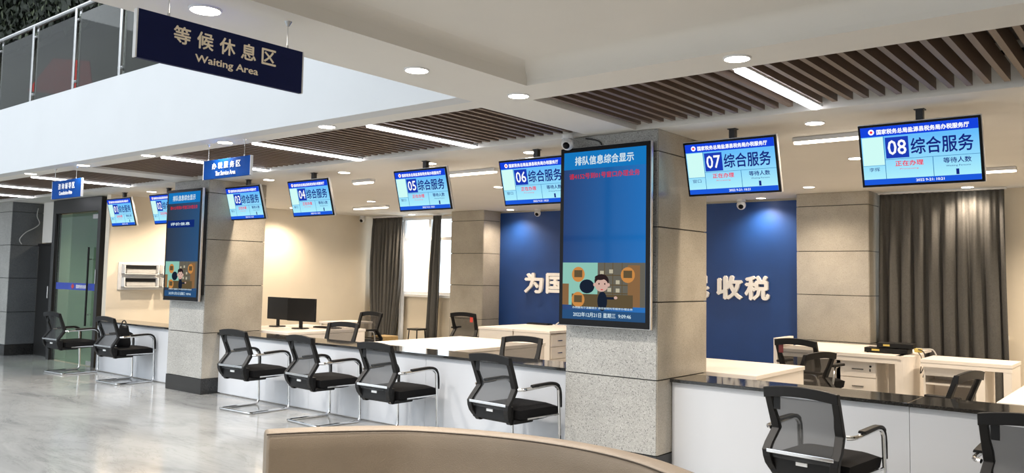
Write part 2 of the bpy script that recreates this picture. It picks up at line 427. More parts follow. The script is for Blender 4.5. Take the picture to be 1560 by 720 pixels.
for x, y, lb, e in ((-2.02, 5.93, 'round downlight left of screen 08, below the right slat bay', 1),
                 (-4.61, 5.93, 'round downlight just above screen 06', 1),
                 (-5.94, 5.97, 'round downlight behind the pole of screen 05', 1),
                 (-7.32, 5.99, 'round downlight left of the short light bar, right of screen 04', 1),
                 (-8.72, 5.96, 'round downlight right of screen 03 pole, before the left column', 1),
                 (-11.6, 5.96, 'round downlight on ceiling above screen 02', 1),
                 (-3.45, 9.91, 'round downlight above the right rear stone column', 1),
                 (-4.46, 10.92, 'round downlight washing the right part of the blue wall', .8),
                 (-1.91, 10.79, 'round downlight right in front of the closed grey curtain', .5),
                 (-2.29, 7.82, 'round downlight half hidden left of screen 08', 1),
                 (-9.84, 8.61, 'small round downlight above the left rear window area', 1),
                 (-8.85, 10.85, 'round downlight washing the left part of the blue wall', .8),
                 (-7.63, 9.31, 'lower of two downlights left of screen 06', 1),
                 (-6.74, 8.02, 'upper of two downlights left of screen 06', 1),
                 (-12.1, 8.8, 'round downlight near the cream side wall', 1.2),
                 (-12.0, 7.0, 'round downlight close to the wall racks', 1.2),
                 (-11.25, 10.85, 'small downlight right above the open window', .8),
                 (-.35, 10.2, 'added unseen downlight right of the closed curtain, outside the frame', 2.2), (-.35, 8.0, 'added unseen downlight over the far right staff area', 1), (-.45, 5.95, 'added unseen downlight right of screen 08', 1)):  # this line's downlights are unseen, added to brighten the right back wall
    downlight(x, y, lb, g2, e)
g3 = 'cool downlights of the entrance lobby'
downlight(-14.2, 6.3+.9, 'round downlight in the room behind the glass door', g3, 1.2)
downlight(-15.12, 6.34+.6, 'round downlight behind the top left of the glass door', g3, .8)

def linear(x, y, z, L, along, label, group, m='lin', wdt=.065, e=10):
    t = thing('linear_light', (x, y, z), label, 'ceiling light', rz=0 if along == 'Y' else PI/2, group=group)
    hw = wdt/2
    MB().box(-hw-.008, hw+.008, -L/2, L/2, 0, .035).build('housing', M['white'], t, bevel=.004)
    d = MB(); n = 8
    ring = []
    for sgn, a0 in ((1, 0), (-1, PI)):
        for i in range(n+1):
            a = a0+PI*i/n; ring.append((hw*math.cos(a), sgn*(L/2-hw)+hw*math.sin(a)))
    k = len(ring); d.v = [Vector((a, b, 0)) for a, b in ring]+[Vector((a*.9, b, -.014)) for a, b in ring]
    d.f = [[i, (i+1) % k, k+(i+1) % k, k+i] for i in range(k)]+[list(range(k, 2*k))]
    d.build('diffuser', M[m], t)
g4 = 'linear lights in the slat bays'
for x, lb in ((-1.848, 'long linear light in the right slat bay'), (-4.885, 'long linear light in the slats above screens 05 and 06'),
              (-6.43, 'long linear light in the slats above screen 04'), (-8.03, 'linear light in the slats passing behind the middle blue sign'),
              (-11.26, 'linear light in the left slats behind the small blue sign'), (-12.93, 'linear light in the far left slats, second from the frame edge'),
              (-14.5, 'linear light in the far left slats, nearest the frame edge')):
    linear(x, 4.84, 2.66, 1.26, 'Y', lb, g4)
g5 = 'linear lights over the staff desks'
for x, y, L, lb in ((-1.76, 6.5, 1.24, 'linear light on ceiling left of and behind screen 08'), (-6.1, 6.62, 1.0, 'linear light on ceiling between screens 05 and 06'),
                    (-7.70, 6.6, .34, 'short light bar on ceiling between screens 04 and 05'), (-10.55, 9.22, .84, 'linear light on ceiling in front of the open window'),
                    (-1.75, 9.17, 1.1, 'linear light on ceiling right of screen 08, farther back'), (-4.6, 9.2, 1.0, 'linear light seen left of screen 07 past the column')):
    linear(x, y, ZC-.036, L, 'X', lb, g5, m='lin2')

# ------------------------------------------------------------ stone columns
def pillar(x0, x1, y0, y1, label, joints, faces='FRL', top=ZC, plinth=True, rm='stone_warm', fm='stone'):
    """clad column; front faces -Y"""
    t = thing('stone_column', ((x0+x1)/2, (y0+y1)/2, 0), label, 'column', group=None)
    cx, cy = (x0+x1)/2, (y0+y1)/2; hx, hy = (x1-x0)/2, (y1-y0)/2; d = .018; g = .004; e = .007
    B(-hx+d, hx-d, -hy+d, hy-d, 0, top).build('core', M['joint'], t)
    z0 = .19 if plinth else .01
    if plinth: B(-hx-.004, hx+.004, -hy-.004, hy+.004, 0, .187).build('plinth', M['plinth'], t, bevel=.003)
    zz = [z0]+[j for j in joints if j > z0]+[top]
    for a, b in zip(zz[:-1], zz[1:]):
        a2, b2 = a+(g if a > z0 else .002), b-g
        if b == top: b2 = top-.002
        if 'F' in faces: B(-hx+e, hx-e, -hy, -hy+d, a2, b2).build('stone_panel', M[fm], t, bevel=.0015, seg=1)
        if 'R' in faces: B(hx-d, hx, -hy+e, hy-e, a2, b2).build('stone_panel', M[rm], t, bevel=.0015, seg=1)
        if 'L' in faces: B(-hx, -hx+d, -hy+e, hy-e, a2, b2).build('stone_panel', M['stone'], t, bevel=.0015, seg=1)
        if 'B' in faces: B(-hx+e, hx-e, hy-d, hy, a2, b2).build('stone_panel', M['stone'], t, bevel=.0015, seg=1)
    return t
J = (.745, 1.33, 1.90, 2.48)
pillar(-3.906, -3.066, 5.53, 6.362, 'large grey granite column carrying the biggest queue screen, in the centre', J, 'FRLB')
pillar(-10.167, -9.337, 5.53, 6.36, 'grey granite column with black plinth carrying the left queue screen', J, 'FRLB')
pillar(-16.75, -15.70, 5.60, 6.12, 'dark grey panelled column at the left edge beside the glass door', (.745, 1.33, 1.90, 2.48), 'FRL', rm='side_stone')
pillar(-3.885, -2.982, 10.68, 11.19, 'beige stone column at the back between blue wall and closed grey curtain', (.765, 1.345, 1.90, 2.48), 'FRL', fm='stone_warm')
pillar(-10.10, -9.328, 10.72, 11.19, 'beige stone column at the back between the open window and the blue wall', (.765, 1.345, 1.90, 2.47), 'FRL', fm='stone_warm')

# ------------------------------------------------------------ blue feature wall with slogan
t = thing('feature_wall_panel', (-6.6, 11.19, 0), 'royal blue wall panel with white raised slogan characters behind the desks', 'wall panel')
B(-2.72, 2.71, -.03, 0, .0, 2.62).build('panel', M['blue'], t)
chars = '为国聚财为民收税'
px = [-8.735, -8.27, -7.78, -7.29, -6.20, -5.69, -5.21, -4.785]
wd = [.40, .38, .38, .38, .40, .36, .39, .36]
for ch, x, w_ in zip(chars, px, wd):
    z0 = 1.235
    letters([(ch, x+6.6, x+6.6+w_, z0, z0+.345, -.055, .028, .06)], 'slogan_character', M['wletter'], t)

# ------------------------------------------------------------ counters
def counter(x0, x1, label, endR=False, endL=False):
    t = thing('service_counter', ((x0+x1)/2, 5.95, 0), label, 'counter', group=None)
    h = (x1-x0)/2
    n = max(1, round((x1-x0)/1.8)); wdt = 2*h/n
    for i in range(n):
        B(-h+i*wdt+.0015, -h+(i+1)*wdt-.0015, -.192, -.172, .012, .72).build('front_panel', M['counter'], t)
    B(-h+.01, h-.01, -.165, -.15, 0, .71).build('carcass', M['desk_edge'], t)
    B(-h+.01, h-.01, -.12, .19, .68, .72).build('apron', M['desk_edge'], t)
    for q in (-h+.01, h-.035): B(q, q+.025, -.15, .19, 0, .70).build('support_panel', M['desk_edge'], t)
    for i in range(n): B(-h+i*wdt+.0008, -h+(i+1)*wdt-.0008, -.23, .20, .722, .746).build('countertop', M['granite_top'], t, bevel=.002, seg=1)
    return t
counter(-12.635, -10.17, 'short white counter with black stone top between glass door and left column')
counter(-9.333, -3.91, 'long white counter with black granite top between the two stone columns')
counter(-3.062, 2.0, 'white counter with glossy black granite top right of the central column')

# ------------------------------------------------------------ desks
def desk_pair(xc, y0, y1, lab, ped=True, outer=True):
    for s, sd in ((-1, 'left'), (1, 'right')):
        t = thing('staff_desk', (xc+s*.336, (y0+y1)/2, 0), lab+', its '+sd+' half', 'desk', group='paired staff desks')
        hy = (y1-y0)/2; hw = .334
        B(-hw, hw, -hy, hy, .715, .75).build('desktop', M['desk'], t, bevel=.002, seg=1)
        B(-hw+.01, hw-.01, -hy+.01, -hy+.035, 0, .715).build('end_panel', M['desk_edge'], t)
        B(-hw+.01, hw-.01, hy-.035, hy-.01, 0, .715).build('end_panel', M['desk_edge'], t)
        B(-s*(hw-.02)-.01, -s*(hw-.02)+.01, -hy+.04, hy-.04, .15, .713).build('modesty_panel', M['desk_edge'], t)
        if outer: B(*sorted((s*(hw-.008), s*(hw-.028))), -hy+.036, hy-.036, 0, .713).build('side_panel', M['desk'], t)
        elif ped:
            a, b = (hw-.02, hw-.32)
            x0, x1 = sorted((s*a, s*b))
            B(x0, x1, -hy+.04, -hy+.44, .02, .70).build('drawer_cabinet', M['desk_edge'], t)
            for k, (za, zb) in enumerate(((.53, .69), (.36, .52), (.04, .35))):
                dx0, dx1 = sorted((s*a, s*(a+.018)))
                d_ = B(dx0, dx1, -hy+.05, -hy+.43, za, zb).build('drawer', M['desk'], t, bevel=.002, seg=1)
                hx0, hx1 = sorted((s*(a+.018), s*(a+.032)))
                B(hx0, hx1, -hy+.19, -hy+.29, (za+zb)/2-.006, (za+zb)/2+.006).build('handle', M['steel'], d_)
desk_pair(-9.46, 6.375, 7.66, 'pale laminate desk behind the counter beside the left column')
desk_pair(-6.39, 6.17, 7.70, 'pale laminate desk behind the middle of the long counter')
desk_pair(-3.32, 6.38, 7.48, 'pale laminate desk behind the central column, blue wall beyond')
desk_pair(-.28, 6.17, 7.50, 'pale laminate desk at the right frame edge behind the counter')
desk_pair(-7.58, 9.40, 10.85, 'pale desk with drawers in front of the blue wall', outer=False)
t = thing('side_table', (-10.37, 8.62, 0), 'small pale table by the cream side wall behind the monitors', 'table')
B(-.26, .26, -.33, .33, .72, .75).build('tabletop', M['desk'], t, bevel=.002)
for sx in (-1, 1):
    for sy in (-1, 1): B(sx*.23-.02, sx*.23+.02, sy*.3-.02, sy*.3+.02, 0, .72).build('leg', M['desk_edge'], t)

# long rear desk, right
t = thing('rear_desk', (-2.95, 9.95, 0), 'long pale rear desk with drawer cabinet below the right stone column', 'desk')
B(-.655, -.0015, -.68, .70, .715, .75).build('desktop', M['desk'], t, bevel=.002); B(.0015, .66, -.68, .70, .715, .75).build('desktop', M['desk'], t, bevel=.002)
B(-.65, .62, -.665, -.645, .665, .713).build('apron', M['desk'], t)
B(-.70, -.657, -.66, -.15, 0, .86).build('end_panel', M['desk'], t)
B(-.60, -.02, .3, .32, 0, .71).build('back_panel', M['desk_edge'], t)
B(-.3, .62, .3, .32, 0, .71).build('back_panel', M['desk_edge'], t)
def round_leg():
    m = MB(); pts = [(.60, -.66), (.66, -.66)]
    for i in range(9): a = -PI/2+PI/2*i/8; pts.append((.76-.08+.10*math.cos(a)-.02, -.58+.08*math.sin(a)))
    pts += [(.76, -.1), (.60, -.1)]
    k = len(pts); m.v = [Vector((a, b, 0)) for a, b in pts]+[Vector((a, b, .75)) for a, b in pts]
    m.f = [[i, (i+1) % k, k+(i+1) % k, k+i] for i in range(k)]+[list(range(k))[::-1], list(range(k, 2*k))]
    return m
round_leg().build('rounded_end_leg', M['desk'], t)
cb = B(.01, .39, -.55, -.1, .05, .68).build('drawer_cabinet', M['desk_edge'], t)
for za, zb in ((.49, .665), (.31, .48), (.07, .30)):
    d_ = B(.015, .385, -.57, -.55, za, zb).build('drawer', M['desk'], t, bevel=.002)
    B(.14, .26, -.585, -.57, (za+zb)/2-.008, (za+zb)/2+.004).build('handle', M['steel'], d_)
lk = MB().cyl((.33, -.573, .61), .012, .004, axis='Y'); lk.box(.322, .332, -.58, -.573, .555, .585); lk.build('lock', M['black'], t)
# open framed desk with shelves
t = thing('open_frame_desk', (-1.65, 9.25, 0), 'white open-sided desk frame with shelf cabinet before the closed grey curtain', 'desk')
B(-.42, .38, -.12, .45, .715, .75).build('desktop', M['desk'], t, bevel=.002)
B(-.42, .38, -.115, -.095, .675, .713).build('apron', M['desk'], t)
B(.305, .375, -.11, .44, 0, .713).build('end_leg', M['desk'], t, bevel=.003)
B(.07, .15, -.11, .44, 0, .713).build('end_leg', M['desk'], t, bevel=.003)
B(-.40, .06, .0, .42, .0, .03).build('shelf', M['desk'], t); B(-.40, .06, .0, .42, .28, .30).build('shelf', M['desk'], t); B(-.40, .06, .0, .42, .49, .51).build('shelf', M['desk'], t)
B(-.42, -.40, .0, .42, 0, .713).build('side_panel', M['desk_edge'], t); B(-.40, .06, .40, .42, 0, .713).build('back_panel', M['desk_edge'], t)
B(-.40, .06, -.01, .01, .58, .67).build('drawer', M['desk'], t, bevel=.002)

# ------------------------------------------------------------ chairs
def smoothpts(pts, n=4):
    """Catmull-Rom through points"""
    P_ = [Vector(p) for p in pts]; out = []
    for i in range(len(P_)-1):
        a = P_[max(i-1, 0)]; b = P_[i]; c_ = P_[i+1]; d = P_[min(i+2, len(P_)-1)]
        for k in range(n):
            t_ = k/n
            out.append(.5*((2*b)+(-a+c_)*t_+(2*a-5*b+4*c_-d)*t_*t_+(-a+3*b-3*c_+d)*t_**3))
    out.append(P_[-1]); return out
def back_y(z):   # side profile of the mesh back
    K = ((.34, -.245), (.38, -.282), (.44, -.318), (.50, -.318), (.56, -.268), (.62, -.222), (.70, -.252), (.80, -.292), (.93, -.342))
    for (a, ya), (b, yb) in zip(K, K[1:]):
        if z <= b: return ya+(yb-ya)*max(0, (z-a)/(b-a))
    return K[-1][1]
def half_w(z):
    K = ((.36, .20), (.42, .222), (.52, .238), (.62, .220), (.75, .224), (.93, .229))
    for (a, ya), (b, yb) in zip(K, K[1:]):
        if z <= b: return ya+(yb-ya)*max(0, (z-a)/(b-a))
    return K[-1][1]
ZT = .868
def chair_back(t, mm, off=0.0):
    zs = [.34, .365, .39, .42, .46, .50, .54, .58, .62, .67, .73, .80, ZT]
    fr = MB()
    for s in (-1, 1):
        n = len(fr.v)
        for z in zs:
            y = back_y(z); hw = half_w(z); wd_ = .050 if z < .7 else .042
            for (dx, dy) in ((0, -.020), (-wd_, -.020), (-wd_, .018), (0, .018)): fr.v.append(Vector((s*(hw+dx), y+dy, z+off)))
        for i in range(len(zs)-1):
            for j in range(4): a = n+i*4; fr.f.append([a+j, a+(j+1) % 4, a+4+(j+1) % 4, a+4+j])
        fr.f.append([n, n+1, n+2, n+3]); e = n+4*(len(zs)-1); fr.f.append([e, e+1, e+2, e+3])
    # arched top rail
    n = len(fr.v); N = 10
    for i in range(N+1):
        u_ = -1+2*i/N; x = u_*half_w(ZT); zt = ZT+.022*(1-u_*u_)
        yb = back_y(ZT)-.012*(1-u_*u_)
        for (dz, dy) in ((0, -.016), (-.062, -.010), (-.062, .014), (0, .012)): fr.v.append(Vector((x, yb+dy, zt+dz+off)))
    for i in range(N):
        for j in range(4): a = n+i*4; fr.f.append([a+j, a+(j+1) % 4, a+4+(j+1) % 4, a+4+j])
    fr.f.append([n, n+1, n+2, n+3]); e = n+4*N; fr.f.append([e, e+1, e+2, e+3])
    fr.build('back_frame', M['black'], t, bevel=.004)
    B(-.2, .2, -.303, -.235, .365+off, .482+off).build('lower_back_panel', M['black'], t, bevel=.008)
    me = MB().grid(lambda u_, v_: ((2*u_-1)*(half_w(.46+v_*(ZT-.05-.46))-.02), back_y(.46+v_*(ZT-.05-.46))-.012*(1-(2*u_-1)**2)+.0, .46+v_*(ZT-.05-.46)+off), 8, 12)
    me.build('mesh_backrest', mm, t)
    B(-.205, .205, -.340, -.330, .486+off, .508+off).build('crossbar', M['chrome'], t, bevel=.003)
    B(-.035, .035, -.309, -.3035, .43+off, .45+off).build('label_plate', M['paper'], t)
def seat_part(t, z=.40):
    s = MB()
    def f(u_, v_):
        x = (2*u_-1)*.245; y = -.215+v_*.475
        ed = min(1, 6*min(u_, 1-u_))*min(1, 6*min(v_, 1-v_))
        return (x, y, z+.052+.022*math.sqrt(max(ed, 0))-.012*max(0, v_-.85)/.15)
    s.grid(f, 16, 14)
    nb = len(s.v)
    s.grid(lambda u_, v_: ((2*u_-1)*.235, -.21+v_*.46, z-.018-.02*math.sin(v_*PI)), 16, 14)
    # skirt between the two grids
    per = []
    for i in range(17): per.append(i*15)
    for j in range(1, 15): per.append(16*15+j)
    for i in range(15, -1, -1): per.append(i*15+14)
    for j in range(13, 0, -1): per.append(j)
    k = len(per)
    for i in range(k): a, b = per[i], per[(i+1) % k]; s.f.append([a, b, nb+b, nb+a])
    s.build('seat', M['fabric'], t)
    B(-.225, .225, -.25, -.03, z-.055, z-.022).build('seat_shell', M['black'], t, bevel=.01)
def visitor_chair(label, loc, rz):
    t = thing('visitor_chair', loc, label, 'chair', rz, group='black mesh-back visitor chairs at the counter')
    chair_back(t, M['mesh']); seat_part(t)
    fr = MB(); W_ = .268
    for s in (-1, 1):
        top = [(s*W_*.86, -.225, .615), (s*W_, -.19, .618), (s*W_, -.05, .622), (s*W_, .10, .630), (s*W_, .17, .625), (s*W_, .215, .59), (s*W_, .225, .54)]
        low = [(s*W_, .24, .30), (s*W_, .25, .08), (s*W_, .24, .03), (s*W_, .20, .013), (s*W_, 0, .013), (s*W_, -.20, .013), (s*W_*.97, -.245, .013), (s*W_*.86, -.26, .013), (0, -.26, .013)]
        fr.tube(smoothpts(top+low, 3), .013, 8)
    for y in (-.12, .15): fr.tube([(-.262, y, .385), (.262, y, .385)], .010, 6)
    for s in (-1, 1): fr.tube([(s*.262, -.15, .385), (s*.267, .235, .385)], .009, 6)
    fr.build('sled_frame', M['chrome'], t)
    for s in (-1, 1):
        a = MB(); pth = smoothpts([(s*W_, -.10, .635), (s*W_, .06, .642), (s*W_, .16, .640), (s*W_, .222, .605), (s*W_, .243, .54), (s*W_, .245, .44)], 4)
        n = len(a.v)
        for i, p in enumerate(pth):
            d = (pth[min(i+1, len(pth)-1)]-pth[max(i-1, 0)]).normalized(); nn = Vector((0, -d.z, d.y)); wv = .024 if i < 12 else .016
            for (q, r_) in ((-wv, -.004), (wv, -.004), (wv*.8, .012), (-wv*.8, .012)): a.v.append(p+Vector((q, 0, 0))+nn*r_)
        for i in range(len(pth)-1):
            for j in range(4): b_ = n+i*4; a.f.append([b_+j, b_+(j+1) % 4, b_+4+(j+1) % 4, b_+4+j])
        a.f.append([n, n+1, n+2, n+3]); e = n+4*(len(pth)-1); a.f.append([e, e+1, e+2, e+3])
        a.build('arm_pad', M['black'], t, bevel=.003)
    B(-.175, -.135, -.302, -.296, .74, .82).build('hang_tag', M['black'], t, bevel=.001)
    return t
VC = visitor_chair('black mesh visitor chair pulled up to the counter right beside the left column', (-7.97, 5.38, 0), .05)
gv = 'black mesh-back visitor chairs at the counter'
dup(VC, (-12.65, 5.42, 0), .06, 'black mesh visitor chair in front of the glass door, farthest left', gv)
dup(VC, (-11.10, 5.46, 0), .06, 'black mesh visitor chair holding a black bag before the short counter', gv)
dup(VC, (-6.82, 5.42, 0), -.08, 'second black mesh visitor chair right of the left column', gv)
dup(VC, (-5.73, 5.42, 0), .0, 'black mesh visitor chair at mid counter, third from the left column', gv)
dup(VC, (-4.29, 5.38, 0), -.08, 'black mesh visitor chair nearest the left side of the central column', gv)
dup(VC, (-1.72, 5.18, 0), -.10, 'large near black mesh visitor chair in front of the right counter', gv)
dup(VC, (-.58, 5.02, 0), .0, 'black mesh visitor chair cut off by the right frame edge', gv)

def swivel_chair(label, loc, rz, g='office swivel chairs of the staff'):
    t = thing('office_chair', loc, label, 'chair', rz, group=g)
    chair_back(t, M['mesh2'], off=0); seat_part(t, .42)
    MB().cyl((0, 0, .08), .028, .33).build('gas_column', M['black'], t)
    st = MB()
    for i in range(5):
        a = 2*PI*i/5; c_, s_ = math.cos(a), math.sin(a)
        st.tube([(0, 0, .11), (c_*.14, s_*.14, .10), (c_*.28, s_*.28, .07)], .018, 6)
    st.build('star_base', M['black'], t)
    for i in range(5):
        a = 2*PI*i/5; MB().cyl((math.cos(a)*.28-.012, math.sin(a)*.28, .027), .027, .024, 12, 'X').build('caster', M['black'], t)
    for s in (-1, 1):
        MB().tube(smoothpts([(s*.25, -.12, .40), (s*.285, -.10, .46), (s*.29, -.06, .60), (s*.285, .02, .625)], 3), .013, 8).build('arm_bracket', M['steel'], t)
        B(s*.285-.03, s*.285+.03, -.14, .12, .625, .65).build('arm_pad', M['black'], t, bevel=.008)
    return t
OC = swivel_chair('black mesh office chair facing the counter near the two monitors', (-8.27, 6.62, 0), PI+.33)
go = 'office swivel chairs of the staff'
oc2 = dup(OC, (-9.78, 8.34, 0), PI+.1, 'black mesh office chair in front of the left grey curtain', go)
oc3 = dup(OC, (-9.00, 10.1, 0), .25, 'black mesh office chair with red tag before the left rear stone column', go)
dup(OC, (-5.28, 6.52, 0), PI+.3, 'black mesh office chair behind the counter just left of the central column', go)
oc5 = dup(OC, (-3.03, 8.72, 0), -.14, 'black mesh office chair with dark red tag near the right rear column', go)
dup(OC, (-1.51, 6.78, 0), math.radians(79), 'black mesh office chair behind the right counter before the open frame desk', go)
for o_ in (oc2, oc3, oc5): o_.scale.z = 1.045
dup(OC, (-2.95, 7.98, 0), math.radians(72), 'black mesh office chair turned sideways right of the dark red tagged chair', go).scale.z = .96
for par, s, col in ((oc3, 1, M['redtag']), (oc5, -1, mat('dark red tag', (.16, .02, .02), .5, noise=.05))):
    xa, xb = sorted((s*.13, s*.18))
    q = B(xa, xb, -.327, -.322, .74, .84).build('paper_tag', col, par); q['label'] = 'red paper tag'

# bag on second chair
t = thing('handbag', (-11.08, 5.40, .476), 'black slouchy bag on the seat of the chair at the short counter', 'bag')
def bagf(u_, v_):
    a = 2*PI*u_; z = .27*v_
    rx = (.15-.05*v_)*(1+.06*math.sin(3*a+4*v_)); ry = (.085-.055*v_**2)*(1+.08*math.cos(4*a))
    if v_ < .12: rx *= .8+v_*1.6; ry *= .8+v_*1.6
    return (rx*math.cos(a), ry*math.sin(a), z+.02*math.sin(a*2)*v_)
bg_ = MB().grid(bagf, 24, 10); bg_.f.append([i*11 for i in range(24)]); bg_.f.append([i*11+10 for i in range(24)][::-1])
bg_.build('bag_body', M['fabric'], t)
MB().tube(smoothpts([(-.08, 0, .25), (-.05, .0, .33), (.03, 0, .34), (.08, 0, .25)], 4), .008, 6).build('handle', M['black'], t)

# ------------------------------------------------------------ ceiling hung service monitors
SW, SH = .735, .42
TILT = math.radians(14.9)
s_top = screen_mat('monitor display light', (.42, .86, .95), (.13, .50, .95), .72, 'Z', -.38, -.10)
m_head = emit('monitor header', (.008, .055, .70), .72)
m_foot = emit('monitor footer', (.012, .10, .70), .72)
m_white = emit('monitor pale cell', (.62, .95, .90), .72)
m_dark = emit('monitor dark ink', (.008, .02, .20), .72)
m_tile = emit('monitor number tile', (.012, .045, .45), .72)
m_wtxt = emit('monitor white ink', (.95, .97, 1.0), .72)
m_red = emit('monitor red ink', (.85, .03, .08), .72)
m_line = emit('monitor thin line', (.03, .18, .42), .72)
xf_m = Matrix.Translation((0, 0, -.093)) @ Matrix.Rotation(-TILT, 4, 'X')   # local: top edge at origin, z down
xf_m = Matrix.Translation((0, 0, -.093)) @ Matrix.Rotation(TILT, 4, 'X')
W2 = SW/2; BZ = .016
iw, ih = SW-2*BZ, SH-2*BZ
def mx(u_): return -W2+BZ+u_*iw
def mz(v_): return -BZ-v_*ih
def panel(mb, u0, u1, v0, v1, y): mb.box(mx(u0), mx(u1), y, y+.0008, mz(v1), mz(v0))
def monitor(num, x, label, name_text=None):
    t = thing('service_monitor', (x, 5.75, ZC), label, 'monitor', group='numbered service screens over the counter')
    B(-W2, W2, 0, .045, -SH, 0).build('housing', M['bezel'], t, bevel=.004, xf=xf_m)
    rim = MB(); rim.box(-W2-.004, W2+.004, .012, .040, -SH-.004, .004); rim.build('rim', M['silver'], t, xf=xf_m, bevel=.003)
    pl = MB(); pl.box(-.022, .022, .078, .122, -.25, 0); pl.build('pole', M['dark'], t)
    pb = MB(); pb.box(-.032, .032, .070, .130, -.006, 0); pb.build('ceiling_plate', M['dark'], t)
    br = MB(); br.box(-.10, .10, .045, .065, -.26, -.16); br.build('bracket', M['dark'], t, xf=xf_m)
    sc = B(-W2+BZ, W2-BZ, -.0015, 0, -SH+BZ, -BZ).build('screen', s_top, t, xf=None)
    # the tilt is applied on the object so the display gradient follows the screen
    sc.matrix_local = xf_m
    def sub(mb, n, m): return mb.build(n, m, sc)
    a = MB(); panel(a, 0, 1, 0, .165, -.0025); sub(a, 'header_bar', m_head)
    a = MB(); panel(a, 0, 1, .905, 1, -.0025); sub(a, 'footer_bar', m_foot)
    a = MB(); panel(a, .008, .198, .178, .66, -.0025); sub(a, 'name_cell', m_white)
    a = MB(); panel(a, .215, .418, .195, .555, -.0028); sub(a, 'number_tile', m_tile)
    for q_ in ((.2, 1, .57, .577), (.613, .618, .577, .905), (.2, .205, .165, .905), (0, .2, .665, .67)): a = MB(); panel(a, *q_, -.0027); sub(a, 'divider_line', m_line)
    em = MB().cyl((mx(.098), -.0031, mz(.085)), .019, .001, 16, 'Y'); sub(em, 'emblem', emit('emblem', (.80, .78, .80), 1) if 'emblem' not in bpy.data.materials else bpy.data.materials['emblem'])
    em = MB().cyl((mx(.098), -.0036, mz(.085)), .009, .0008, 12, 'Y'); sub(em, 'emblem_core', m_red)
    y = -.0034
    letters([('国家税务总局盐源县税务局办税服务厅', mx(.145), mx(.93), mz(.135), mz(.045), y, .03, 0),
             ], 'header_lettering', m_wtxt, sc)
    letters([(num, mx(.235), mx(.398), mz(.50), mz(.245), y, .01, 0)], 'number_lettering', m_wtxt, sc)
    letters([('2022 9-21: 10:21', mx(.46), mx(.70), mz(.975), mz(.93), y, .02, 0)], 'date_lettering', m_wtxt, sc)
    letters([('综合服务', mx(.435), mx(.955), mz(.515), mz(.235), y, .014, 0)], 'service_lettering', m_dark, sc)
    letters([('等待人数', mx(.70), mx(.93), mz(.70), mz(.605), y, .012, 0)], 'waiting_lettering', m_dark, sc)
    letters([('Waiting Persons', mx(.72), mx(.92), mz(.765), mz(.73), y, .0, 0)], 'english_lettering', m_dark, sc)
    letters([('1', mx(.80), mx(.825), mz(.895), mz(.80), y, 0, 0)], 'count_lettering', m_dark, sc)
    letters([(name_text, mx(.055), mx(.15), mz(.77), mz(.70), y, 0, 0)] if name_text else [('窗口', mx(.05), mx(.15), mz(.77), mz(.70), y, 0, 0)], 'name_lettering', m_dark, sc)
    letters([('正在办理', mx(.29), mx(.535), mz(.70), mz(.605), y, .016, 0)], 'status_lettering', m_red, sc)
    letters([('Processing', mx(.33), mx(.49), mz(.765), mz(.735), y, 0, 0)], 'status_english', m_red, sc)
    return t
for num, x, lb in (('08', -1.305, 'hanging screen numbered 08, rightmost and largest'), ('07', -2.608, 'hanging screen numbered 07 just right of the central column'),
                   ('06', -4.475, 'hanging screen numbered 06 partly behind the big column screen'), ('05', -5.88, 'hanging screen numbered 05 before the open window'),
                   ('04', -7.68, 'hanging screen numbered 04 before the cream wall'), ('03', -8.98, 'hanging screen numbered 03 in front of the left column'),
                   ('02', -10.90, 'hanging screen numbered 02 partly hidden by the left queue screen'), ('01', -12.18, 'hanging screen numbered 01, farthest left beside the door')):
    monitor(num, x, lb, '李辉' if num == '08' else None)

# ------------------------------------------------------------ portrait queue displays on the columns
m_q = screen_mat('queue display falloff blue', (.006, .04, .17), (.0, .17, .56), .6, 'X', -.4, .4, rough=.05)  # darker left side: viewing-angle and reflection falloff painted into the display
qc = lambda n, c_: emit(n, c_, .58)
Q = dict(title=qc('queue title', (.75, .92, 1)), red=qc('queue red', (.75, .03, .05)), teal=qc('queue teal wall', (.32, .66, .55)), shelf=qc('queue shelf', (.16, .15, .12)),
         brown=qc('queue brown', (.30, .16, .07)), orange=qc('queue orange', (.70, .30, .08)), skin=qc('queue skin', (.75, .50, .42)), hair=qc('queue hair', (.03, .018, .02)),
         suit=qc('queue suit', (.012, .02, .04)), foot=qc('queue footer', (.03, .10, .24)), desk=qc('queue desk', (.14, .10, .05)), band=qc('queue band', (.008, .03, .20)), cyan=qc('queue header', (.01, .22, .62)), cream=qc('queue cream', (.6, .55, .4)))
m_q2 = screen_mat('dim queue display falloff blue', (.008, .02, .045), (.003, .07, .20), .6, 'X', -.4, .4, rough=.05)  # dimmer version with the same painted side falloff
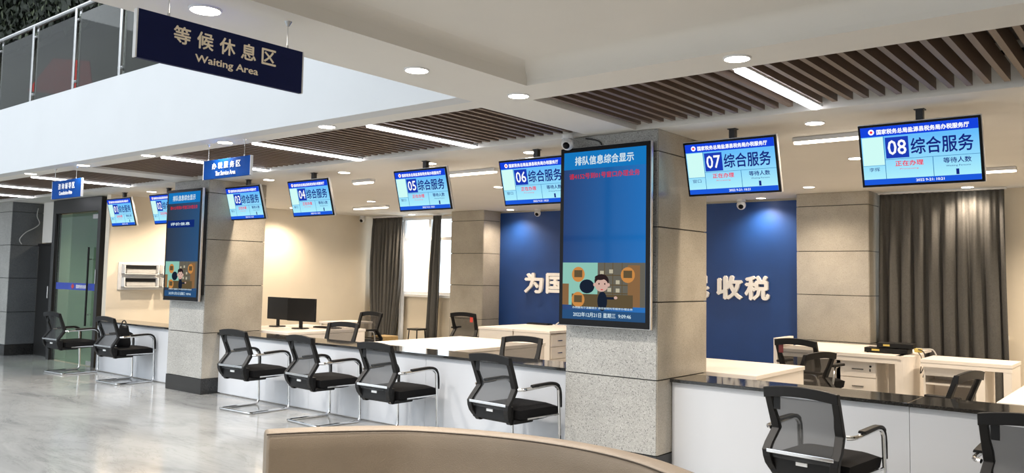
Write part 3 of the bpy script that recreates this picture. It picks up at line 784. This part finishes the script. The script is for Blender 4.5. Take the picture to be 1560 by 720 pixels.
def queue_display(x0, x1, y, z0, z1, label, left=False):
    cx = (x0+x1)/2; t = thing('queue_display', (cx, y, z0), label, 'display screen', group='portrait queue displays on the columns')
    w_, h = (x1-x0)/2, z1-z0
    B(-w_, w_, 0, .05, 0, h).build('housing', M['bezel'], t, bevel=.003)
    r_ = MB(); r_.box(-w_-.002, w_+.006, .006, .036, -.004, h+.003); r_.build('rim', M['silver'], t, bevel=.003)
    B(-w_+.03, w_-.03, .05, 5.53-y, .08, h-.08).build('wall_mount', M['dark'], t)
    bz = .035
    sc = B(-w_+bz, w_-bz, -.001, 0, .05, h-.035).build('screen', m_q2 if left else m_q, t)
    X = lambda u_: -w_+bz+u_*(2*w_-2*bz)
    Z = lambda v_: h-.035-v_*(h-.085)
    def rect(n, m, u0, u1, v0, v1, yy): return B(X(u0), X(u1), yy-.0004, yy, Z(v1), Z(v0)).build(n, m, sc)
    rect('header_bar', Q['cyan'], 0, 1, 0, .105, -.0012)
    letters([('排队信息综合显示', X(.14), X(.86), Z(.082), Z(.027), -.002, .02, 0)], 'title_lettering', Q['title'], sc)
    letters([('请4152号到01号窗口办理业务', X(.07), X(.93), Z(.165), Z(.13), -.002, .012, 0)], 'red_lettering', Q['red'], sc)
    if left:
        rect('centre_band', Q['band'], 0, .85, .27, .34, -.0014)
        letters([('评价信息', X(.10), X(.72), Z(.32), Z(.29), -.002, .02, 0)], 'centre_lettering', Q['title'], sc)
    p0, p1 = .665, .945
    V_ = lambda q: p0+(p1-p0)*q
    rect('picture_back_wall', Q['teal'], 0, .44, p0, V_(.9), -.0012)
    rect('picture_shelf_wall', Q['shelf'], .44, 1, p0, V_(.9), -.0012)
    rect('picture_door', Q['brown'], .80, .94, V_(.05), V_(.9), -.0014)
    for u_ in (.52, .62, .73): rect('picture_shelf_post', Q['desk'], u_, u_+.008, V_(0), V_(.7), -.0016)
    for q in (.25, .45, .62): rect('picture_shelf_board', Q['desk'], .44, .80, V_(q), V_(q+.02), -.0016)
    for u_, q in ((.47, .17), (.58, .14), (.66, .36), (.66, .53), (.56, .52)): rect('picture_book', Q['cream'], u_, u_+.045, V_(q), V_(q+.08), -.0017)
    rect('picture_cabinet', Q['brown'], 0, .08, V_(.45), V_(.9), -.0016)
    rect('picture_desk', Q['desk'], .12, .86, V_(.66), V_(.93), -.0018)
    def ell(n, m, u_, q, ru, rv, yy):
        o = MB(); k = 20; cxx, czz = X(u_), Z(V_(q)); n0 = len(o.v)
        for j in range(k):
            a = 2*PI*j/k; o.v += [Vector((cxx+ru*math.cos(a), yy, czz+rv*math.sin(a)))]
        o.f.append(list(range(k))); return o.build(n, m, sc)
    ell('picture_chair', Q['suit'], .31, .50, .07, .055, -.0022)
    ell('picture_body', Q['suit'], .50, .80, .045, .075, -.0026)
    ell('picture_hair', Q['hair'], .49, .38, .066, .054, -.0028)
    ell('picture_head', Q['skin'], .49, .47, .060, .050, -.0032)
    ell('picture_fringe', Q['hair'], .47, .31, .048, .020, -.0034)
    ell('picture_ear', Q['skin'], .405, .46, .012, .014, -.0030); ell('picture_ear', Q['skin'], .575, .46, .012, .014, -.0030)
    ell('picture_eye', Q['hair'], .46, .44, .006, .007, -.0036); ell('picture_eye', Q['hair'], .53, .44, .006, .007, -.0036)
    ell('picture_mouth', Q['red'], .495, .56, .012, .004, -.0036)
    ell('picture_hand', Q['skin'], .66, .72, .016, .011, -.0028)
    rect('picture_sleeve', Q['suit'], .53, .64, V_(.71), V_(.76), -.0027)
    for u_, q in ((.20, .25), (.20, .78), (.80, .25)):
        ell('picture_badge', Q['orange'], u_, q, .062, .06, -.0024)
        rect('picture_badge_icon', Q['desk'], u_-.05, u_+.05, V_(q-.09), V_(q+.06), -.0026)
    letters([('办税服务厅温馨提示 请您按照叫号顺序办理业务', X(.13), X(.86), Z(V_(.97)), Z(V_(.925)), -.003, .01, 0)], 'caption_lettering', Q['title'], sc)
    rect('footer_bar', Q['foot'], 0, 1, .945, 1, -.0012)
    letters([('2022年12月21日 星期三  9:09:46', X(.14), X(.84), Z(.985), Z(.957), -.002, .012, 0)], 'date_lettering', Q['title'], sc)
    return t
queue_display(-3.905, -3.078, 5.43, 1.128, 2.545, 'large portrait queue screen on the central granite column')
queue_display(-10.15, -9.325, 5.43, 1.133, 2.530, 'smaller looking portrait queue screen on the left granite column', True)

# ------------------------------------------------------------ hanging signs
def sign(x, y, rz, w_, z0, z1, label, m, lm, zh, en, hooks, tx, bold=.013, edge='white'):
    t = thing('hanging_sign', (x, y, ZC), label, 'sign', rz)
    a0, a1 = z0-ZC, z1-ZC
    B(-w_/2, w_/2, -.010, .010, a0, a1).build('board', m, t, bevel=.001)
    B(w_/2, w_/2+.006, -.012, .012, a0, a1).build('edge_trim', M['white'], t); B(-w_/2-.006, -w_/2, -.012, .012, a0, a1).build('edge_trim', M['white'], t)
    for hx in hooks:
        MB().tube([(hx, 0, a1-.004), (hx, 0, -.02)], .0022, 6).build('wire', M['steel'], t)
        MB().cyl((hx, 0, -.022), .006, .022, 10, r2=.018).build('ceiling_cup', M['steel'], t)
        MB().cyl((hx, 0, a1-.006), .006, .02, 8).build('clamp', M['steel'], t)
    (u0, u1, v0, v1), (p0, p1, q0, q1) = tx; H = a1-a0
    for i, ch in enumerate(zh):
        n = len(zh); step = (u1-u0)/(n-1+.72); cu = u0+i*step
        letters([(ch, -w_/2+cu*w_, -w_/2+(cu+.72*step)*w_, a1-v1*H, a1-v0*H, -.0105, bold, .02)], 'character', lm, t)
    letters([(en, -w_/2+p0*w_, -w_/2+p1*w_, a1-q1*H, a1-q0*H, -.011, .012, .02)], 'english_lettering', lm, t)
    return t
sign(-3.15, 1.9145, PI/2, .778, 2.330, 2.525, 'navy hanging sign reading Waiting Area, near the camera', M['navy'], M['gold'], '等候休息区', 'Waiting Area', (-.26, .31), ((.19, .815, .15, .52), (.315, .70, .655, .865)))
sign(-6.51, 4.02, 0, .735, 2.33, 2.50, 'bright blue hanging sign reading Tax Service Area above screen 03', M['signblue'], M['wletter'], '办税服务区', 'Tax Service Area', (-.31, .26), ((.19, .80, .17, .50), (.27, .70, .62, .86)))
sign(-9.735, 4.02, 0, .75, 2.30, 2.505, 'small far blue hanging sign before the glass door', M['signblue'], M['wletter'], '咨询辅导区', 'Consultation Area', (-.33, .22), ((.22, .78, .17, .50), (.26, .70, .60, .82)))

# ------------------------------------------------------------ surveillance cameras
def dome(x, y, z, s, label, wall=False):
    t = thing('security_camera', (x, y, z), label, 'camera', group='white ceiling security cameras')
    MB().cyl((0, 0, -.03*s), .055*s, .03*s).build('mount', M['white'], t)
    MB().ball((0, 0, -.075*s), .058*s, sz=1.05).build('shell', M['white'], t)
    MB().ball((.01*s, -.032*s, -.095*s), .034*s).build('lens', M['bezel'], t)
dome(-3.82, 5.40, ZC, .9, 'white dome camera on ceiling above the big queue screen')
dome(-12.50, 10.72, ZC, 1.0, 'small white camera in the ceiling corner by the left curtain')
dome(-8.38, 11.0, ZC, .95, 'small white camera at the top of the blue wall left of the big screen')
dome(-4.78, 11.0, ZC, 1.1, 'small white camera at the top of the blue wall below screen 07')

# ------------------------------------------------------------ curtains
def curtain(name, x0, x1, xb0, xb1, y, z0, z1, folds, label, amp=.05, seed=0, gather=None):
    rnd = random.Random(seed); ph = [rnd.uniform(-.5, .5) for _ in range(folds+2)]
    def f(u_, v_):
        zt = 1-v_
        xa = x0+(x1-x0)*u_; xb = xb0+(xb1-xb0)*u_
        s_ = v_**1.3
        if gather: s_ = max(0, min(1, (v_-gather)/(1-gather)))**1.5
        k = u_*folds; w_ = ph[int(k)]*(1-(k % 1))+ph[int(k)+1]*(k % 1)
        p = 2*PI*k+w_
        a = amp*(.35+.65*min(1, v_*3))
        pinch = math.cos(p)
        yy = y-a*(pinch if v_ > .08 else pinch*.6)-.012*math.sin(2.3*p+3*v_)
        return (xa+(xb-xa)*s_+.018*math.sin(p)*min(1, v_*2), yy, z0+(z1-z0)*zt)
    m = MB().grid(f, folds*10, 24)
    t = thing(name, ((x0+x1)/2, y, z0), label, 'curtain')
    o = m.build('drape', M['curtain'], t, solid=.003, smooth=True); o.matrix_parent_inverse = Matrix.Translation(-t.location)
    rl = B(min(x0, x1)-.02, max(x0, x1)+.02, y-.02, y+.03, z1, z1+.02).build('curtain_rail', M['white'], t); rl.matrix_parent_inverse = Matrix.Translation(-t.location)
    return t
curtain('curtain', -12.52, -11.66, -12.38, -11.85, 11.02, .12, 2.62, 8, 'dark grey drawn curtain gathered left of the open window', .055, 1, gather=.35)
curtain('curtain', -10.83, -10.62, -10.98, -10.66, 11.02, .10, 2.62, 2, 'narrow dark grey curtain strip right of the open window', .045, 2)
curtain('curtain', -2.93, -1.565, -2.95, -1.535, 10.98, .10, 2.62, 9, 'wide closed grey pleated curtain at the right', .045, 3)
sh = MB().grid(lambda u_, v_: (-11.86+.13*u_+.06*math.sin(v_*2), 11.108-.006*math.cos(14*u_), .25+2.3*(1-v_)), 14, 10)
tag(sh.build('sheer_curtain', M['sheer'], solid=.002), 'thin white sheer curtain edge beside the gathered dark curtain', 'curtain')

# ------------------------------------------------------------ glass door, far left
t = thing('glass_door', (-13.86, 5.93, 0), 'tall greenish glass door in a dark frame with blue sticker band', 'door')
fr = MB(); fr.box(-.87, -.76, -.05, .05, 0, 2.64); fr.box(.78, .88, -.05, .05, 0, 2.64); fr.box(-.76, .78, -.05, .05, 2.42, 2.64); fr.box(-.72, -.70, -.02, .02, 0, 2.42)
fr.build('frame', M['frame'], t, bevel=.004)
lf = B(-.69, .775, -.012, 0, .012, 2.40).build('glass_leaf', M['glass'], t)
bd = B(-.69, .775, -.0145, -.0125, 1.17, 1.28).build('sticker_band', mat('blue sticker', (.03, .07, .45), .4, noise=.03), lf)
letters([('国家税务总局', .06, .42, 1.195, 1.255, -.016, .02, 0)], 'sticker_lettering', M['wletter'], lf)
dm = MB().poly([(-.06, -.0165, 1.18), (.0, -.0165, 1.225), (-.06, -.0165, 1.27), (-.12, -.0165, 1.225)]); dm.build('sticker_logo', M['redtag'], lf)
hd = MB().tube([(.545, -.06, .62), (.545, -.06, 1.85)], .016, 10)
hd.build('pull_handle', M['black'], t)
for z in (.8, 1.66):
    k = MB(); k.tube([(.545, -.06, z), (.545, -.012, z)], .011, 8); k.tube([(.49, -.05, z), (.61, -.05, z)], .010, 8); k.build('handle_mount', M['steel'], t)
lk = B(.79, .82, -.06, -.05, 1.28, 1.5).build('lock_plate', M['steel'], t)
B(.55, .74, -.022, -.012, 2.30, 2.37).build('top_clamp', M['steel'], t); B(.55, .74, -.022, -.012, .012, .08).build('bottom_clamp', M['steel'], t)
# dark service door between column and glass door
t = thing('service_door', (-15.20, 6.05, 0), 'narrow dark door recess between the left column and the glass door', 'door')
B(-.47, .28, 0, .05, 0, 1.94).build('door_leaf', M['frame'], t)
fm = MB(); fm.box(.20, .24, -.02, 0, 0, 1.94); fm.box(-.47, .2, -.02, 0, 1.90, 1.94); fm.build('door_frame', M['dark'], t, bevel=.003)
MB().tube([(.12, -.05, 1.0), (.12, -.05, 1.2)], .01, 8).build('handle', M['steel'], t)
# loose cables on far column
tag(MB().tube(smoothpts([(-15.66, 6.0, 2.56), (-15.64, 5.98, 2.42), (-15.62, 6.02, 2.3), (-15.6, 5.95, 2.22), (-15.62, 5.80, 2.12), (-15.64, 5.72, 2.0), (-15.65, 5.76, 1.92)], 4), .008, 6).build('loose_cable', M['gcable']),
    'loose grey cable hanging in front of the dark left column', 'cable')
tag(MB().tube(smoothpts([(-3.72, 5.512, 2.63), (-3.60, 5.515, 2.60), (-3.56, 5.515, 2.55), (-3.55, 5.512, 2.50)], 4), .006, 6).build('screen_cable', M['cable']),
    'thin black cable between ceiling and the top of the big queue screen', 'cable')

# ------------------------------------------------------------ wall rack with four document trays
t = thing('document_rack', (XW+.002, 6.65, 1.2), 'white wall rack of four document trays on the cream side wall', 'rack')
B(0, .02, -.63, .63, 0, .42).build('back_board', M['white'], t, bevel=.003)
for r_ in (0, 1):
    for c_ in (0, 1):
        y0 = -.58+c_*.61; z0 = .04+r_*.20
        tr = MB(); tr.box(.02, .12, y0, y0+.015, z0, z0+.15); tr.box(.02, .12, y0+.535, y0+.55, z0, z0+.15); tr.box(.02, .13, y0, y0+.55, z0, z0+.012); tr.box(.02, .06, y0, y0+.55, z0+.14, z0+.155)
        q = tr.build('tray', M['white'], t, bevel=.002)
        B(.022, .05, y0+.02, y0+.53, z0+.085, z0+.135).build('dark_slot', M['dark'], q)
        B(.05, .10, y0+.05, y0+.50, z0+.02, z0+.075).build('paper_stack', M['gcable'], q)

# ------------------------------------------------------------ desk computers and small things
def pc(x, y, rz, label):
    t = thing('computer_monitor', (x, y, .75), label, 'monitor', rz, group='black computer monitors on the left desk')
    B(-.27, .27, -.012, .022, .10, .41).build('display_housing', M['black'], t, bevel=.005)
    B(-.255, .255, .022, .024, .115, .395).build('screen', M['bezel'], t)
    MB().box(-.03, .03, -.012, .008, .01, .12).build('stand_neck', M['black'], t, bevel=.004)
    MB().cyl((0, -.01, 0), .115, .014, 24).build('stand_base', M['black'], t, bevel=.003)
pc(-9.30, 6.95, .10, 'black flat computer monitor, the right one beside the left column')
pc(-9.86, 6.98, -.05, 'black flat computer monitor partly hidden by the left column')
t = thing('keyboard', (-9.2, 7.32, .75), 'black keyboard on the left desk beside the monitors', 'keyboard', .1)
B(-.21, .21, -.07, .07, 0, .018).build('case', M['black'], t, bevel=.003)
kk = MB()
for r_ in range(4):
    for c_ in range(13): kk.box(-.195+c_*.03, -.171+c_*.03, -.055+r_*.028, -.033+r_*.028, .018, .023)
kk.build('keys', M['black'], t, kind='stuff')
# routers
def router(x, y, z, rz, w_, label):
    t = thing('network_box', (x, y, z), label, 'router', rz, group='black network boxes on the rear desk')
    B(-w_/2, w_/2, -.11, .11, .005, .055).build('case', M['black'], t, bevel=.004)
    ft = MB(); [ft.cyl((sx*(w_/2-.03), sy*.09, 0), .012, .006, 10) for sx in (-1, 1) for sy in (-1, 1)]; ft.build('feet', M['black'], t)
    B(-w_*.32, -w_*.14, -.113, -.110, .022, .042).build('port_row', M['yellow'], t)
router(-2.50, 9.62, .75, .0, .44, 'lower black network box with yellow ports on the rear desk')
router(-2.42, 9.64, .806, .08, .36, 'upper black network box stacked on the lower one')
t = thing('power_cables', (-2.195, 9.50, .75), 'bundle of grey and yellow cables at the desk end beside the network boxes', 'cable')
MB().tube(smoothpts([(-.04, .1, .055), (.03, .05, .06), (.08, .02, .02), (.09, 0, -.1), (.07, -.02, -.22)], 4), .006, 6).build('cable', M['cable'], t)
MB().tube(smoothpts([(-.02, .1, .06), (.08, .10, .07), (.14, .12, .06), (.17, .14, .0)], 4), .007, 6).build('cable', M['gcable'], t)
MB().tube(smoothpts([(.0, .1, .03), (.06, -.02, -.03), (.05, -.04, -.18), (.09, -.02, -.08)], 4), .005, 6).build('cable', M['cable'], t)
B(-.03, .04, .06, .12, .03, .07).build('plug', M['yellow'], t, bevel=.005)
# clutter on rear desk before blue wall
for i, (x, y, w_, h, m_, nm, lb, ct) in enumerate(((-8.0, 10.6, .42, .02, 'black', 'keyboard', 'black keyboard lying at the foot of the blue wall', 'keyboard'),
                                    (-7.25, 10.6, .20, .035, 'white', 'paper_stack', 'white paper stack on the rear desk left of the big screen', 'paper'))):
    t = thing(nm, (x, y, .75), lb, ct)
    B(-w_/2, w_/2, -.07, .07, 0, h).build('body', M[m_], t, bevel=.003)
    if nm == 'keyboard':
        kk = MB(); [kk.box(-.195+c_*.03, -.171+c_*.03, -.055+r_*.028, -.033+r_*.028, .02, .025) for r_ in range(4) for c_ in range(13)]; kk.build('keys', M['black'], t, kind='stuff')
    else:
        B(-w_/2+.02, w_/2-.03, -.06, .06, h, h+.012).build('top_sheet', M['paper'], t)
tag(MB().tube(smoothpts([(-7.7, 10.62, .76), (-7.62, 10.6, .80), (-7.56, 10.58, .79), (-7.5, 10.6, .76)], 4), .008, 6).build('white_cable', M['white']), 'short white cable loop on the rear desk at the blue wall', 'cable')
# wooden box with slot, small metal stool frame
t = thing('wooden_box', (-10.03, 9.15, 0), 'yellowish wooden box with dark slot beside the left rear office chair', 'box')
B(-.16, .16, -.14, .14, 0, .52).build('body', M['wood'], t, bevel=.004); B(-.06, .06, -.142, -.14, .47, .49).build('slot', M['black'], t)
t = thing('stool', (-10.93, 10.75, 0), 'small dark metal stool frame below the window', 'stool')
for sx in (-1, 1):
    for sy in (-1, 1): MB().tube([(sx*.13, sy*.13, 0), (sx*.10, sy*.10, .5)], .011, 8).build('leg', M['dark'], t)
B(-.13, .13, -.13, .13, .5, .53).build('seat', M['frame'], t, bevel=.006)

# ------------------------------------------------------------ balustrade of the upper floor
ZF = 3.46
t = thing('glass_balustrade', (-12, 3.93, ZF), 'steel and glass balustrade on the white upper gallery edge', 'railing')
posts = [-14.0, -12.9, -11.75, -10.65, -9.50, -8.42, -7.3, -6.2, -5.1, -4.0]
for x in posts:
    p = MB(); p.box(x+12-.022, x+12+.022, -.015, .0, 0, .95); p.box(x+12-.022, x+12+.022, .035, .05, 0, .95)
    p.build('post', M['steel'], t, bevel=.003)
    k = MB()
    for z in (.12, .82): k.cyl((x+12-.05, .012, z), .016, .10, 10, 'X')
    k.build('glass_clamp', M['steel'], t)
for a, b in zip(posts, posts[1:]): B(a+12+.045, b+12-.045, .012, .024, .05, .88).build('glass_panel', M['bglass'], t)
MB().tube([(-8, .018, .965), (8.2, .018, .965)], .026, 12).build('handrail', M['steel'], t)
# ivy on the upper wall and red banner
lv = MB(); lv2 = MB()
for i in range(5200):
    x = random.uniform(-21.75, -13.5); z = random.uniform(6.30, 8.2) - (random.random()**3)*.25
    s = random.uniform(.05, .12); mbx = lv if random.random() < .82 else lv2
    a = random.uniform(0, 2*PI); b = random.uniform(-.7, .7); y = 6.62+random.uniform(-.22, .22)
    d = Vector((math.cos(a), .5*math.sin(b), math.sin(a))).normalized(); e = d.cross(Vector((random.uniform(-.5, .5), 1, random.uniform(-.5, .5)))).normalized()
    p = Vector((x, y, z))
    mbx.poly([p-d*s, p+e*s*.55, p+d*s*1.1, p-e*s*.55])
t = thing('ivy_screen', (-18, 6.8, 6.3), 'dark green ivy covering the wall above the gallery, top left corner', 'plant')
for mbx, m_, nm in ((lv, 'leaf', 'foliage'), (lv2, 'leaf2', 'pale_foliage')):
    o = mbx.build(nm, M[m_], t, kind='stuff'); o.matrix_parent_inverse = Matrix.Translation(-t.location)
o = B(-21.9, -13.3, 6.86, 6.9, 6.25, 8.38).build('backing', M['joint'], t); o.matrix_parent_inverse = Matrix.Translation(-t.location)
bn = MB().poly([(x_*1.07, 7.185, 1.5+(z_-1.5)*1.07) for x_, z_ in ((-18.4, 5.15), (-17.2, 5.65), (-15.6, 5.35), (-15.4, 4.75), (-16.6, 4.85))])  # reflection in the balustrade glass, built as a red sheet on the wall
tag(bn.build('red_reflection', M['red'], solid=.02), 'dull red banner modelled behind the gallery balustrade glass', 'reflection')

# ------------------------------------------------------------ curved sofa in the foreground
t = thing('curved_sofa', (-2.2, 1.9, 0), 'taupe leather sofa with curved backrest in the foreground', 'sofa')
far = [(-3.235, 2.235), (-3.14, 2.40), (-2.97, 2.62), (-2.80, 2.78), (-2.50, 2.92), (-2.19, 2.995), (-1.89, 3.0), (-1.63, 2.945), (-1.39, 2.83), (-1.1, 2.66), (-.85, 2.44)]
cp = smoothpts([(a, b, 0) for a, b in far], 5)
sofa = MB(); seamm = MB(); N = len(cp); prof = [(0, .06), (0, .75), (-.006, .782), (-.022, .799), (-.05, .805), (-.095, .803), (-.12, .794), (-.132, .772), (-.135, .72), (-.145, .38), (-.145, .06)]
sp = []
for i, p in enumerate(cp):
    d = (cp[min(i+1, N-1)]-cp[max(i-1, 0)]).normalized(); nrm = Vector((-d.y, d.x, 0))   # outward
    for (o_, z) in prof: q = p+nrm*o_; sofa.v.append(Vector((q.x+2.2, q.y-1.9, z)))
    q = p+nrm*(-.124); sp.append((q.x+2.2, q.y-1.9, .794))
K = len(prof)
for i in range(N-1):
    for j in range(K-1): a = i*K+j; sofa.f.append([a, a+K, a+K+1, a+1])
    sofa.f.append([i*K, i*K+K-1, (i+1)*K+K-1, (i+1)*K])
sofa.f.append(list(range(K))); sofa.f.append([(N-1)*K+j for j in range(K)]); sofa.sm = True
sofa.build('backrest', M['leather'], t, bevel=.012)
MB().tube(sp, .0035, 6).build('piping', M['seam'], t)
st = MB()
for i, p in enumerate(cp):
    d = (cp[min(i+1, N-1)]-cp[max(i-1, 0)]).normalized(); nrm = Vector((-d.y, d.x, 0))
    for (o_, z) in ((-.165, .10), (-.165, .38), (-.19, .42), (-.55, .43), (-.62, .41), (-.64, .36), (-.64, .10)): q = p+nrm*o_; st.v.append(Vector((q.x+2.2, q.y-1.9, z)))
for i in range(N-1):
    for j in range(6): a = i*7+j; st.f.append([a, a+7, a+8, a+1])
    st.f.append([i*7, i*7+6, (i+1)*7+6, (i+1)*7])
st.f.append(list(range(7))); st.f.append([(N-1)*7+j for j in range(7)]); st.sm = True
st.build('seat', M['leather'], t)
for i in (4, N//3, 2*N//3, N-5):
    p = cp[i]; d = (cp[i+1]-cp[i-1]).normalized(); nrm = Vector((-d.y, d.x, 0))
    for o_ in (-.08, -.5): q = p+nrm*o_; MB().cyl((q.x+2.2, q.y-1.9, 0), .02, .1, 12).build('foot', M['black'], t)
